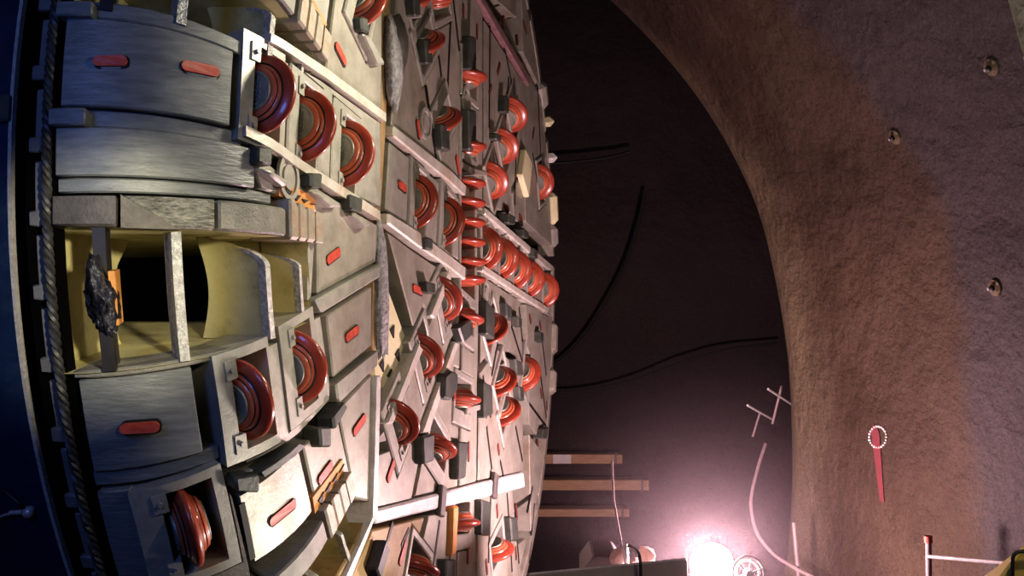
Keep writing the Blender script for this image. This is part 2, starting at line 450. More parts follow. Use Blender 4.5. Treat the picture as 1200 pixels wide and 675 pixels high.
# face plates (outlines as read off the face) --------------------------------
def PP(name, s, **k): return slab(name, Pl(s), **k)
rail = lambda s, mt=RAIL, top=.035, **k: PP('edge_rail', s, mt=mt, top=top, bot=-.1, holes=None, gap=.0, bev=.012, **k)
# upper left row
PP('face_plate', '301,52 375,90 447,142 447,246 420,234 352,192 290,160 296,110', mt=FACE2)
rail('312,40 376,80 447,133 447,143 375,91 311,50'); rail('283,148 350,190 421,235 440,248 440,258 420,246 349,201 283,160')
# between the row and the bucket
PP('face_plate', '339,214 352,203 420,247 446,262 441,311 371,350 371,255')
PP('face_plate', '283,170 340,206 334,236 305,226', mt=FACE2)
PP('face_plate', '372,255 366,353 360,360 361,252', mt=FACE2)
rail('364,352 441,309 440,325 372,367', FACE2)
PP('face_plate', '381,368 437,331 437,408 390,448', mt=FACE)
# lower left row
PP('face_plate', '262,424 318,400 376,366 388,452 387,472 350,512 286,548', mt=FACE2)
rail('388,450 438,410 437,428 391,473', FACE2)
PP('face_plate', '394,478 437,432 435,592 416,588 399,500')
PP('face_plate', '353,520 396,482 412,556 370,598')
PP('face_plate', '276,580 350,520 368,600 296,664')
PP('face_plate', '266,560 290,548 350,515 348,520 276,578', mt=FACE2, holes=None)
PP('face_plate', '434,596 433,604 402,680 390,680 412,640', mt=OCHRE)
# above the upper left row
PP('face_plate', '392,-12 449,-12 448,134 380,84'); PP('face_plate', '345,-12 390,-12 378,80 366,68', mt=FACE2)
# seam strip
PP('seam_strip', '451,-12 463,-12 457,148 450,262 446,400 441,440 437,440 441,320 448,150', mt=OCHRE, top=-.02, holes=None)
PP('seam_strip', '437,440 442,440 438,600 432,608', mt=BRIGHT, top=.03, holes=None, gap=0)
PP('seam_strip', '432,606 438,600 406,680 398,680', mt=BRIGHT, top=.03, holes=None, gap=0)
# right of the seam, top
PP('face_plate', '464,-12 481,-12 512,192 458,150'); PP('face_plate', '483,-12 549,-12 547,218 514,194')
rail('457,147 524,199 546,221 546,234 521,212 456,160'); rail('450,250 486,272 544,316 543,330 520,312 484,288 449,262')
PP('face_plate', '456,162 545,236 544,312 522,299 486,272 451,249', mt=FACE2)
PP('face_plate', '453,268 486,292 521,316 502,370 486,392')
# small pale bracket window
pv = slab('bracket_plate', Pl('450,300 457,322 484,398 462,462 447,440 444,395'), -.05, -.12, PALE, gap=0, holes=None, label='pale yellow triangular plate with black holes')
for x, y in ((459, 357), (467, 388), (457, 402), (473, 416), (455, 428), (464, 440)):
    h = hit(x, y); bm = bmesh.new(); lathe(bm, [(.0, 0), (.0, .055), (.012, .055), (.012, 0)], 12 if y % 2 else 3, 'z'); new('bolt_hole', mesh_of(bm, 'bolt_hole'), GROOVE, pv, frame(*h, -.052))
PP('face_plate', '446,290 450,296 444,392 441,392', mt=OCHRE, holes=None, top=-.02)
rail('486,402 491,409 455,497 448,497'); rail('529,400 534,402 498,508 490,508'); rail('521,318 526,322 505,374 500,370')
PP('face_plate', '505,374 524,322 541,334 540,375 529,400 506,475 489,510 442,524 442,510 456,495 489,409')
PP('face_plate', '534,404 540,385 537,573 484,586 500,508'); PP('face_plate', '441,530 489,513 498,510 483,588 440,599')
wb = slab('joint_beam', Pl('432,598 610,553 612,571 436,614'), .035, -.1, BRIGHT, gap=0, holes=None, bev=.015, label='white brightly lit joint beam lying across the lower face')
for x, y in ((512, 587), (575, 569)):
    h = hit(x, y); bm = bmesh.new(); bx(bm, (-.07, -.12, .01), (.07, .12, .06)); o = new('joint_clamp', mesh_of(bm, 'joint_clamp'), LIPM, wb, frame(*h, 0, 160*D2R)); bevel(o, .01)
PP('face_plate', '436,618 500,602 478,680 408,680', mt=OCHRE); PP('face_plate', '502,601 537,592 535,690 480,690')
# centre band
PP('centre_plate', '551,-12 566,12 566,250 547,234'); PP('centre_plate', '543,332 562,326 560,450 559,567 538,573 540,480'); PP('centre_plate', '559,572 557,690 536,690 537,580')
rail('543,478 559,474 559,480 542,486', FACE2); rail('548,196 566,200 566,206 547,204', FACE2)
# right of centre, top
PP('face_plate', '567,20 615,97 616,190 600,222 600,252 567,244'); PP('face_plate', '557,-12 565,-12 619,86 623,-12')
def arc(r, t0, t1, k=10): return [(r*math.cos((t0+(t1-t0)*i/k)*D2R), r*math.sin((t0+(t1-t0)*i/k)*D2R)) for i in range(k+1)]
slab('face_plate', [(2.36, .36)]+arc(RF-.02, 2.5, 30)+[(2.36, 2.2)], curved=False); slab('face_plate', [(2.36, 2.26)]+arc(RF-.02, 31, 53), curved=False)
slab('face_plate', [(2.30, -.50)]+arc(RF-.02, 350, 325)+[(2.36, -1.9)], curved=False); slab('face_plate', [(2.36, -1.96)]+arc(RF-.02, 324, 307), curved=False)
slab('face_plate', [(-2.2, 2.3), (2.25, 2.6)]+arc(RF-.02, 54, 122), -.03, curved=False); slab('face_plate', [(-1.9, -3.0), (2.25, -3.1)]+arc(RF-.02, 306, 236), -.03, curved=False)
rail('551,-12 557,-12 620,94 617,101', mat('purple_rail', (.22, .12, .13), (.36, .22, .22), .4, .2, 8, .15, 40))
PP('face_plate', '600,224 613,196 614,268 602,258')
rail('565,243 646,312 645,320 565,252'); rail('563,310 612,342 640,360 639,367 611,350 562,318')
PP('face_plate', '566,253 644,321 646,340 639,360 563,311', mt=FACE2)
# right of centre, bottom
PP('face_plate', '563,320 611,352 613,430 584,402 562,430'); PP('face_plate', '562,434 583,406 613,434 614,555 560,566'); PP('face_plate', '560,575 600,566 612,690 558,690')


# wear indicators: red slots
SLOTD = mat('indicator_dark_red', (.13, .03, .022), (.22, .05, .04), .5, 0, 14)
def slot(p, q, w=.055, top=.012, m=SLOT, lift=None):
    a, b = hit(*p, lift or 0), hit(*q, lift or 0)
    if not a or not b: return
    A_, B_ = Vector(a), Vector(b); d = B_-A_; L = d.length; th = math.atan2(d.y, d.x); bm = bmesh.new(); pts = []
    for k in range(17):
        an = -math.pi/2+math.pi*k/8 if k <= 8 else math.pi/2+math.pi*(k-9)/8
        pts.append(((L/2-w/2 if k <= 8 else -L/2+w/2)+w/2*math.cos(an), w/2*math.sin(an)))
    mid = (A_+B_)/2; c, s = math.cos(th), math.sin(th); lf = lift or 0
    for sc_, tp, mi, ox in ((0, top, 0, 0), (.007, top*.5, 1, .006)):
        T, Bt = [], []
        for x, y in pts:
            x2, y2 = x+math.copysign(sc_, x)*.7+ox, y+math.copysign(sc_, y)-ox*.6
            T.append(bm.verts.new(M(mid.x+x2*c-y2*s, mid.y+x2*s+y2*c, lf+tp))); Bt.append(bm.verts.new(M(mid.x+x2*c-y2*s, mid.y+x2*s+y2*c, lf-.02)))
        fs = [bm.faces.new(T), bm.faces.new(Bt[::-1])]+[bm.faces.new((T[k], Bt[k], Bt[(k+1) % len(pts)], T[(k+1) % len(pts)])) for k in range(len(pts))]
        for f in fs: f.material_index = mi
    o = new('wear_indicator', mesh_of(bm, 'wear_indicator'), m, head); o.data.materials.append(GROOVE)
    # dark slot edge
    return o
for p, q in (((382, 306), (397, 294)), ((404, 397), (419, 385)), ((413, 508), (427, 488)), ((315, 613), (345, 588)), ((372, 565), (388, 543)), ((392, 51), (404, 75)),
             ((466, 215), (475, 222)), ((483, 337), (494, 342)), ((453, 564), (461, 540)), ((467, 662), (475, 634)), ((488, 140), (491, 162)), ((534, 182), (538, 204)),
             ((531, 452), (532, 470))):
    slot(p, q)
for p, q in (((543, 4), (543, 20)), ((559, 28), (559, 45)), ((590, 18), (591, 32)), ((586, 74), (583, 86)), ((576, 100), (573, 110)), ((606, 40), (607, 52)), ((613, 25), (617, 38)), ((626, 150), (624, 162)),
             ((598, 366), (600, 380)), ((620, 368), (622, 378)), ((632, 376), (634, 386)), ((574, 476), (575, 488)), ((549, 517), (549, 540)), ((583, 520), (585, 532)), ((633, 455), (635, 466)), ((640, 470), (641, 480)),
             ((582, 590), (583, 606)), ((604, 590), (606, 608)), ((548, 640), (548, 660)), ((569, 655), (571, 672)), ((604, 640), (605, 655)), ((630, 510), (630, 522)), ((622, 420), (624, 430)), ((590, 240), (596, 247)), ((608, 252), (612, 258))):
    slot(p, q, .045, .006, SLOTD)
# grooves: thin dark joints inside big plates
def groove(s, w=.036):
    pts = Pl(s)
    for p, q in zip(pts, pts[1:]):
        p, q = Vector(p), Vector(q); d = (q-p).normalized()*(w/2); nn = Vector((-d.y, d.x))
        slab('joint_line', [tuple(p+nn), tuple(p-nn), tuple(q-nn), tuple(q+nn)], .005, -.01, GROOVE, gap=0, holes=None, bev=0, curved=(p.length > RF-.1))
for g in ('283,590 296,655', '499,100 512,196', '531,0 538,60', '574,30 573,150', '606,112 603,240', '590,50 600,100', '599,382 612,424', '576,440 583,402', '630,100 634,200', '632,430 640,490', '604,500 612,540', '570,500 576,550', '626,590 620,660', '575,580 572,660', '594,578 600,670', '515,610 505,680', '460,612 440,680', '544,140 548,190', '528,20 524,110', '508,20 517,90', '624,180 630,215', '634,390 640,440', '618,470 640,500', '608,360 612,400', '566,440 570,490', '586,540 590,560', '603,600 608,660', '618,600 624,570', '530,600 526,670', '479,620 470,640', '575,160 585,200', '596,90 592,140', '455,500 478,450'): groove(g)

# round plugs
for x, y in ((497, 145), (568, 344), (335, 208), (545, 118)):
    h = hit(x, y); bm = bmesh.new(); lathe(bm, [(.0, 0), (.0, .13), (.02, .13), (.02, .10), (.008, .10), (.008, .07), (.02, .07), (.02, 0)], 28, 'z'); new('round_plug', mesh_of(bm, 'round_plug', True), FACE2, head, frame(*h, .004))
# scraper blocks standing off the face
def block(s, top=.15, m=DARKB, name='scraper_block', base=0., label=None):
    return slab(name, Pl(s), top, base-.05, m, gap=0, holes=None, bev=.014, label=label)
for s in ('291,172 308,174 307,196 290,192', '352,203 366,204 364,222 352,221', '400,228 414,233 413,250 400,246', '268,556 296,552 296,574 270,572',
          '362,500 376,500 376,524 364,524', '412,20 421,22 422,40 413,37'):
    block(s, .07)
for s in ('294,198 307,200 333,216 322,219', '356,225 366,226 392,242 378,244', '416,40 423,42 443,76 434,78', '404,252 412,254 426,264 418,268'): block(s, .06, FACE2, 'ledge_block')
for s in ('296,550 338,519 346,522 300,556', '378,488 392,470 396,476 380,504'): block(s, .07, DARKB)
for s in ('512,441 519,434 527,438 526,458 519,469 511,466', '528,384 545,372 545,392 534,402', '559,447 568,452 569,486 559,490', '562,352 571,362 571,398 562,392', '585,354 592,360 592,376 586,372',
          '474,-4 482,-4 482,20 476,20', '488,46 495,46 497,76 490,76', '541,42 549,44 549,84 541,82', '540,128 549,130 549,178 541,176', '507,145 516,147 518,178 509,175', '490,330 500,332 500,345 492,343',
          '489,278 497,280 497,294 490,292', '573,156 579,158 579,166 573,164', '584,112 589,114 588,134 583,132', '596,420 604,424 606,440 598,438', '600,452 606,454 607,470 602,468', '588,250 596,254 596,264 588,262', '606,268 612,272 612,280 606,278',
          '485,512 499,508 498,540 486,544', '528,517 539,518 536,560 527,562', '556,585 566,588 566,628 556,626', '590,606 598,606 600,634 592,634', '513,655 524,655 522,690 512,690', '599,370 604,373 604,384 600,382', '626,388 630,390 630,402 626,400', '618,290 623,294 623,304 618,301', '630,502 636,500 634,514 628,514'):
    block(s, .075)
for s in ('487,-2 494,0 486,22 478,20',): block(s, .06, FACE2, 'ledge_block')
block('525,594 531,592 528,650 523,652', .05, PRIMER, 'painted_strip', label='yellow painted strip')
# clump of old grout and mud on the seam
h0 = hit(457, 75)
def lumpy(name, size, m, parent, mtx, seed, sub=3, amp=.3):
    bm = bmesh.new(); bmesh.ops.create_icosphere(bm, subdivisions=sub, radius=1.); rnd = random.Random(seed)
    offs = [Vector((rnd.uniform(-1, 1), rnd.uniform(-1, 1), rnd.uniform(-1, 1))).normalized() for _ in range(14)]
    for v in bm.verts:
        k = 1.
        for i, q in enumerate(offs): k += amp*.5*max(0, v.co.normalized().dot(q)-.72)*(1 if i % 3 else -1)*3
        v.co = Vector((v.co.x*size[0], v.co.y*size[1], v.co.z*size[2]))*k*(1+rnd.uniform(-amp, amp)*.25)
    return new(name, mesh_of(bm, name, True), m, parent, mtx)
GROUT = mat('grout_grey', (.18, .17, .17), (.45, .44, .44), .6, .2, 25, 1, 30)
lumpy('grout_clump', (.10, .34, .06), GROUT, head, frame(*h0, .02, 0), 3); lumpy('grout_clump', (.10, .22, .06), LIPM, head, frame(*hit(464, 52), .02, 0), 5)
lumpy('grout_clump', (.07, .5, .04), GROUT, head, frame(*hit(446, 330), .0, 0), 9)
bm = bmesh.new(); bx(bm, (-.12, -.06, 0), (.12, .06, .09)); o = new('lug', mesh_of(bm, 'lug'), BLACK, head, frame(*hit(435, 655), .0)); bevel(o)

# gauge plates round the edge ---------------------------------------------------
GT = -.02
slots = []
sector('gauge_plate', 4.34, 5.17, 169.8, 175.0, .015, -.25, GAUGE); sector('gauge_strip', 4.22, 5.19, 175.05, 176.1, -.03, -.25, GAUGE)
sector('gauge_plate', 4.16, 5.19, 176.15, 178.95, .015, -.25, GAUGE); sector('gauge_strip', 3.95, 5.2, 179.0, 179.85, -.02, -.25, GAUGE)
sector('gauge_strip', 4.24, 5.12, 168.7, 169.7, .0, -.25, GAUGE)
sector('gauge_plate', 4.60, 5.17, 190.6, 196.3, -.03, -.28, GAUGE); sector('gauge_strip', 4.50, 5.19, 196.35, 197.3, -.05, -.28, GAUGE)
sector('gauge_plate', 4.99, 5.17, 197.5, 206.0, -.02, -.28, GAUGE)
sector('gauge_strip', 4.30, 5.18, 190.0, 190.5, -.015, -.28, LIPL)
slab('gauge_plate', Pl('163,578 262,556 276,580 296,664 300,690 190,690'), 0, -.28, LIPM)
for th0 in (112.5, 135, 225, 247.5, 270, 292.5, 315, 337.5, 0, 22.5, 45, 67.5, 90):
    sector('gauge_plate', RF+.02, SMAX, th0+1, th0+21.5, .0, -.2, FACE if th0 < 100 or th0 > 280 else GAUGE, nr=6, nt_=14)
sector('gauge_plate', RF+.02, SMAX, 146, 161.0, -.03, -.25, GAUGE, nr=6); sector('gauge_plate', 4.0, SMAX, 217, 224.5, -.03, -.25, GAUGE, nr=6)
for p, q in (((111, 74), (150, 73)), ((211, 78), (254, 86)), ((141, 501), (187, 498))):
    slot(p, q, .055, .030)
def gblock(r0, r1, t0, t1, top=.06, m=GAUGE, name='edge_block'): return sector(name, r0, r1, t0, t1, top, -.05, m, nr=2, nt_=2)
gblock(5.03, 5.20, 175.2, 176.2); gblock(5.03, 5.20, 169.0, 169.9)
# far rim: blocks that break the outline
for s, m, t in () and (('652,236 656,232 656,272 650,262', PALE, .1), ('640,180 646,180 646,186 640,186', BRIGHT, .16), ('634,98 640,100 640,106 635,106', PALE, .12), ('648,278 652,276 652,300 648,300', FACE2, .1), ('646,378 651,372 650,400 645,404', FACE, .1), ('638,512 644,505 643,530 638,532', FACE, .1)): pass
for th, r, m, sz in ((9.5, 4.02, PALE, (.10, .20, .07)), (25, 4.05, PALE, (.08, .06, .10)), (18.5, 4.05, BRIGHT, (.06, .06, .10)), (4.5, 4.02, FACE2, (.10, .14, .06)), (346, 4.0, FACE, (.12, .2, .05)), (-22, 4.0, FACE, (.10, .16, .06)), (30, 4.0, FACE2, (.10, .16, .06))):
    bm = bmesh.new(); bx(bm, (-sz[0], -sz[1], -.1), (sz[0], sz[1], sz[2])); o = new('gauge_scraper', mesh_of(bm, 'gauge_scraper'), m, head, frame(r*math.cos(th*D2R), r*math.sin(th*D2R), 0)); bevel(o, .05)
slab('pale_bracket', Pl('609,175 617,192 613,232 605,205'), .07, 0, PALE, gap=0, holes=None, label='pale bracket with a rusty edge')

# buckets -----------------------------------------------------------------------
def polar(rho, deg, s=0.):
    p = M(rho*math.cos(deg*D2R), rho*math.sin(deg*D2R), 0); return p-Vector((0, 0, s))
def quad(bm, pts):
    return bm.faces.new([bm.verts.new(p) for p in pts])
def topdeg(rho): return 180+math.degrees(math.asin(.16/rho))
def strip_solid(bm, path, thick):
    """a plate through pairs of points (front, back), thick along a given vector"""
    A_ = [[bm.verts.new(p+thick*k) for k in (-.5, .5)]+[bm.verts.new(q+thick*k) for k in (-.5, .5)] for p, q in path]
    for i, (a, b) in enumerate(zip(A_, A_[1:])):
        bm.faces.new((a[0], b[0], b[2], a[2])); bm.faces.new((a[1], a[3], b[3], b[1])); bm.faces.new((a[0], a[1], b[1], b[0])); bm.faces.new((a[2], b[2], b[3], a[3]))
    for a in (A_[0], A_[-1]): bm.faces.new((a[0], a[2], a[3], a[1]))
def bucket(END=190.15):
    made = []
    def keep(o): made.append(o); return o
    # lip blocks over the mouth
    for (r0, r1, m, nm, lb) in ((4.895, 5.205, LIPM, 'lip_block', 'dark brown lip block at the rim'), (4.435, 4.885, HARD, 'lip_block', 'lip block with ribbed hard facing'), (3.88, 4.425, LIPL, 'lip_block', None)):
        o = slab(nm, [(-r1, 0), (-r0, 0), (-r0, -.165), (-r1, -.165)], .035, -.3, m, gap=.006, holes=None, bev=.012); keep(o)
        if lb: o['label'] = lb
    wed = slab('lip_wedge', [(-4.885, 0), (-4.62, -.166), (-4.885, -.166)], .045, -.05, LIPM, gap=.0, holes=None, bev=.008); keep(wed)
    for k in range(4):
        r1 = 3.865-k*.112; r0 = r1-.105
        t = slab('scraper_tooth', [(-r1, .05-.015*k), (-r0-.045, .05-.015*k), (-r0, .0), (-r0, -.175), (-r1, -.175), (-r1, .0)], .055, -.2, TOOTH, gap=0, holes=None, bev=.012); keep(t)
        c = slab('tooth_shadow_gap', [(-r1+.01, .10-.015*k), (-r0, .10-.015*k), (-r0-.06, .05)], .02, -.1, GROOVE, gap=0, holes=None, bev=0); c.name = 'tooth_gap_shade'; keep(c)  # black slab painted as the shadow between the teeth
    p = slab('tooth_holder', [(-3.92, .06), (-3.45, .015), (-3.42, .09), (-3.90, .16)], .012, -.05, PRIMER, gap=0, holes=None, bev=.006); p['label'] = 'orange primed tooth holder'; keep(p)
    # painted chute
    bm = bmesh.new(); rr = [3.54+(SMAX-3.54)*k/14 for k in range(15)]
    def deep(p, z): return Vector((p.x, p.y, z))
    for r0, r1 in zip(rr, rr[1:]):
        for deg in (END, None):
            d0, d1 = (deg, deg) if deg else (topdeg(r0), topdeg(r1))
            a, b = polar(r0, d0), polar(r1, d1); k = -.74 if r1 > 4.9 else -.86 if r1 > 4.45 else -2.3
            quad(bm, [a, b, deep(b, k), deep(a, k)])
    for deg in (END, topdeg(3.54)):
        c_, s_ = math.cos(deg*D2R), math.sin(deg*D2R)
        quad(bm, [Vector((3.54*c_, 3.54*s_, -.5)), Vector((2.3*c_, 3.54*s_, -.5)), Vector((2.3*c_, 3.54*s_, -2.3)), Vector((3.54*c_, 3.54*s_, -2.3))])
    a, b = polar(3.54, topdeg(3.54)), polar(3.54, END); quad(bm, [a, b, deep(b, -.62), deep(a, -.62)])
    def rect(x0, x1, z, y0=-.10, y1=-.95): quad(bm, [Vector((x0, y0, z)), Vector((x1, y0, z)), Vector((x1, y1, z)), Vector((x0, y1, z))])
    if END > 189:
        fl_ = [(-4.70, -.10), (-3.97, -.10), (-4.02, -.20), (-4.10, -.30), (-4.14, -.42), (-4.14, -.58), (-4.10, -.70), (-4.02, -.80), (-3.93, -.93), (-4.55, -.93), (-4.63, -.80)]
        quad(bm, [Vector((x, y, -.86)) for x, y in fl_]); quad(bm, [Vector((x, y, -.90)) for x, y in fl_])
        for (x, y), (x2, y2) in zip(fl_[1:8], fl_[2:9]): quad(bm, [Vector((x, y, -.86)), Vector((x2, y2, -.86)), Vector((x2, y2, -.90)), Vector((x, y, -.90))])
    else: rect(-4.74, -4.12, -.86, -.10, -.68)
    chute = keep(new('bucket_chute', mesh_of(bm, 'bucket_chute'), CREAM, head))
        # ribs
    def rib(rho, th, f0, f1, depth, m, edge, ew=.03, el=.02, curve=0., top=0.):
        d0, d1 = topdeg(rho), END-.05; bm = bmesh.new(); path = []
        for k in range(25):
            f = f0+(f1-f0)*k/24; dep = depth
            p = polar(rho, d0+(d1-d0)*f)
            g = (k/24)
            dd = dep*(1-curve*math.sin(g*math.pi)) if curve else dep
            an = (d0+(d1-d0)*f)*D2R; nz_ = frame(rho*math.cos(an), rho*math.sin(an)).col[2].to_3d()
            cut_ = depth*.9*(1-(f-f0)/top)**2 if top and f-f0 < top else 0.
            path.append((p-nz_*cut_, p-nz_*max(dd, cut_+.02)))
        ex = (polar(rho+.01, 186)-polar(rho-.01, 186)).normalized()
        strip_solid(bm, path, ex*th); o = keep(new('bucket_rib', mesh_of(bm, 'bucket_rib'), m, head))
        if edge:
            bm = bmesh.new(); nz = frame(-rho, -.1*rho).col[2].to_3d()
            strip_solid(bm, [(p+nz*el, p-nz*.03) for p, q in path if (p-q).length > depth*.55 or not top], ex*ew); e = new('rib_edge', mesh_of(bm, 'rib_edge'), edge, o)
        return o
    rib(4.99, .035, 0, 1, .16, BLACK, BLACK, .06, .01)
    rib(4.64, .03, 0.02, 1.0, .12, WELD, WELD, .05, .015)
    r4 = rib(4.07, .03, .0, 1.0, .42, CREAM, WELD, .045, .015, curve=.15, top=.30)
    rib(3.67, .03, .10, .93, .40, CREAM, WELD, .032, .01, curve=.1, top=.22)
    return made
first = bucket()
def copy_tree(o, parent, rot):
    c = o.copy(); col.objects.link(c); c.parent = parent
    c.matrix_basis = rot @ o.matrix_basis if rot is not None else o.matrix_basis
    for ch in o.children: copy_tree(ch, c, None)
for o in first: copy_tree(o, head, Matrix.Rotation(27.3*D2R, 4, 'Z'))
for o in bucket(187.8): o.matrix_basis = Matrix.Rotation(-18.5*D2R, 4, 'Z') @ o.matrix_basis
lump = lumpy('slag_lump', (.065, .15, .10), LUMP, head, frame(4.985*math.cos(185.9*D2R), 4.985*math.sin(185.9*D2R), .03), 21, 4, .5); lump['label'] = 'glossy black slag lump stuck on the outer rib'
bm = bmesh.new(); bx(bm, (-.03, -.13, -.14), (.0, .13, .02)); new('rusty_patch', mesh_of(bm, 'rusty_patch'), PRIMER, head, frame(4.955*math.cos(185.9*D2R), 4.955*math.sin(185.9*D2R), .0))
# rim: twisted strand and notched backing segments
bm = bmesh.new(); n = 2400; t0, t1 = 150*D2R, 230*D2R
for ph in (0, math.pi*2/3, math.pi*4/3):
    pts = []
    for k in range(n+1):
        th = t0+(t1-t0)*k/n; a = ph+th*RR/.05*2*math.pi/2.6; r = RR+.008+.013*math.cos(a); z = -BB-.025+.013*math.sin(a)
        pts.append(Vector((r*math.cos(th), r*math.sin(th), z)))
    tube(bm, pts, .0135, 5)
o = new('rim_rope', mesh_of(bm, 'rim_rope', True), ROPE, head); o['label'] = 'twisted rope seal along the rim'
sector('rim_gap_shade', SMAX+.01, SMAX+.17, 0, 360, -.03, -.1, mat('rim_shadow_black', (.002, .002, .002), None, .9, spec=.05), nr=1, nt_=180, bev=0)  # near-black band painted as the shade of the gap behind the rim
RIMM = mat('rim_grey', (.13, .125, .13), (.21, .20, .20), .5, .2, 6)
for k in range(24):
    a = 140+k*4.2
    sector('rim_segment', SMAX+.06, SMAX+.115, a+.15, a+3.9, -.02, -.12, RIMM, nr=1, nt_=6); sector('rim_segment', SMAX+.05, SMAX+.135, a+3.0, a+3.9, .0, -.1, RIMM, nr=1, nt_=2)

# ------------------------------------------------------------------ the shield
SR, SZ = 4.70, -1.05
shield = empty('shield', HEAD)
tag(shield, 'dark blue cylindrical machine shield behind the cutterhead at the left edge', 'shield')
bm = bmesh.new(); lathe(bm, [(SZ-5, SR), (SZ-.02, SR), (SZ-.02, SR-.03), (SZ-5, SR-.03)], 160, 'z', closed=True); new('shield_skin', mesh_of(bm, 'shield_skin', True), BLUE, shield)
bm = bmesh.new(); lathe(bm, [(SZ-.02, SR+.004), (SZ, SR+.004), (SZ, SR-.026), (SZ-.02, SR-.026)], 160, 'z', closed=True); new('shield_edge', mesh_of(bm, 'shield_edge', True), EDGE, shield)
def shield_hit(px, py, off=.0):
    v = ray(px, py); d = (v.dot(DD), v.dot(UU), v.dot(N)); o = (-CEN.dot(DD), -CEN.dot(UU), -CEN.dot(N)); R = SR+off
    A_ = d[0]**2+d[1]**2; B_ = 2*(o[0]*d[0]+o[1]*d[1]); C_ = o[0]**2+o[1]**2-R*R; s = (-B_-math.sqrt(max(0, B_*B_-4*A_*C_)))/(2*A_)
    return Vector((o[0]+d[0]*s, o[1]+d[1]*s, o[2]+d[2]*s))
fit = empty('hose_fitting', HEAD @ Matrix.Translation(shield_hit(34, 600)))
tag(fit, 'small metal hose fitting with thin hoses on the blue shield, lower left', 'fitting')
P0 = shield_hit(34, 600)
def loc(px, py, off): return shield_hit(px, py, off)-P0
lumpy('valve_body', (.032, .032, .032), GALV, fit, Matrix.Translation(loc(33, 600, .03)), 4, 2)
bm = bmesh.new(); tube(bm, [loc(12, 601, .03), loc(27, 600, .03)], .013, 8); new('coupling', mesh_of(bm, 'coupling'), GALV, fit)
tube_obj('hose', smooth_path([loc(-12, 568, .02), loc(8, 578, .04), loc(22, 590, .05), loc(32, 598, .03)]), .009, RUBBER, fit); tube_obj('hose', smooth_path([loc(-12, 612, .02), loc(4, 604, .03), loc(14, 602, .03)]), .007, GALV, fit)
bk = Matrix.Translation(shield_hit(4, 128)); h_ = shield_hit(4, 128); rad = Vector((h_.x, h_.y, 0)).normalized()
fr = Matrix((Vector((0, 0, 1)).cross(rad), Vector((0, 0, 1)), rad)).transposed().to_4x4()
bm = bmesh.new(); bx(bm, (-.07, -.06, -.02), (.07, .05, .035)); o = new('edge_bracket', mesh_of(bm, 'edge_bracket'), LIPM, shield, bk @ fr); bevel(o)

# ------------------------------------------------------------------ tunnel wall at the right, with its rounded mouth
EDG = [(612, -78), (650, -48), (690, -15), (730, 22), (772, 66), (815, 120), (852, 180), (884, 250), (904, 330), (917, 410), (922, 480), (924, 550), (921, 620), (912, 690), (890, 790)]
EY = 12.5; AL = Vector((.28, -1, 0))
edge = smooth_path([at(x, y, EY) for x, y in EDG], 6); ctr = Vector((-1.5, EY, EYE.z-1.2))
ss = [-.75, -.6, -.45, -.3, -.15, 0, .2, .4, .6, .9, 1.2, 1.6, 2, 2.4, 2.8, 3.2, 3.6, 4, 4.6, 5.2, 6, 7, 8]
def wall_pt(e, s):
    out = (e-ctr); out.y = 0; out.normalize(); f = 0
    f = .62*(min(0, s-.35)/1.1)**2
    if s > 3.0: f += .0
    return e+AL*s+out*f
bm = bmesh.new(); la = bm.verts.layers.float.new('along'); G = []
rn = random.Random(3)
for s in ss:
    row = []
    for e in edge:
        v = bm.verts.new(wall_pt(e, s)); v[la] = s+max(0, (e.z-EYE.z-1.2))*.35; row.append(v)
    G.append(row)
for a, b in zip(G, G[1:]):
    for k in range(len(edge)-1): bm.faces.new((a[k], a[k+1], b[k+1], b[k]))
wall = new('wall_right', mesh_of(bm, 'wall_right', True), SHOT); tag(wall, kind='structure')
from mathutils.bvhtree import BVHTree
BVH = BVHTree.FromPolygons([v.co.copy() for v in wall.data.vertices], [tuple(p.vertices) for p in wall.data.polygons])
def wall_hit(px, py, off=.0):
    p, nrm, _, _ = BVH.ray_cast(EYE, ray(px, py).normalized())
    if nrm.dot(ray(px, py)) > 0: nrm = -nrm
    return p+nrm*off, nrm
# bright end of the next lining ring, top right
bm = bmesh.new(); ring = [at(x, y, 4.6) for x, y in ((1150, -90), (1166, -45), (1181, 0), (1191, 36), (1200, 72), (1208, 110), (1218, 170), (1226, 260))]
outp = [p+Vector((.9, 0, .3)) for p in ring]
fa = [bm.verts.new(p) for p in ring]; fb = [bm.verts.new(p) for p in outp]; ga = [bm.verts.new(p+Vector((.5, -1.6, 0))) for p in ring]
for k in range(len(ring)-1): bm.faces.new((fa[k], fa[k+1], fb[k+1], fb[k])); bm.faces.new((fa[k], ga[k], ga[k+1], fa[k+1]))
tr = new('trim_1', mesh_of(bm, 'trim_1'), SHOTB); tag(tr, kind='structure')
# chamber behind
CY_ = 17.2
bm = bmesh.new(); G = []
for i in range(25):
    row = []
    for j in range(17):
        x = -4+i*.6; z = -.2+j*.7; row.append(bm.verts.new((x, CY_-.10*max(0, x-3)**1.3*.4+.10*math.sin(x*1.7+z*.9)+.08*math.sin(z*2.1), z)))
    G.append(row)
for i in range(24):
    for j in range(16): bm.faces.new((G[i][j], G[i+1][j], G[i+1][j+1], G[i][j+1]))
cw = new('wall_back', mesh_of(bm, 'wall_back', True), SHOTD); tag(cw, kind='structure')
bm = bmesh.new(); bx(bm, (-12, -3, -.3), (14, 18, -.08)); fl = new('floor', mesh_of(bm, 'floor'), SHOTD); tag(fl, kind='structure')

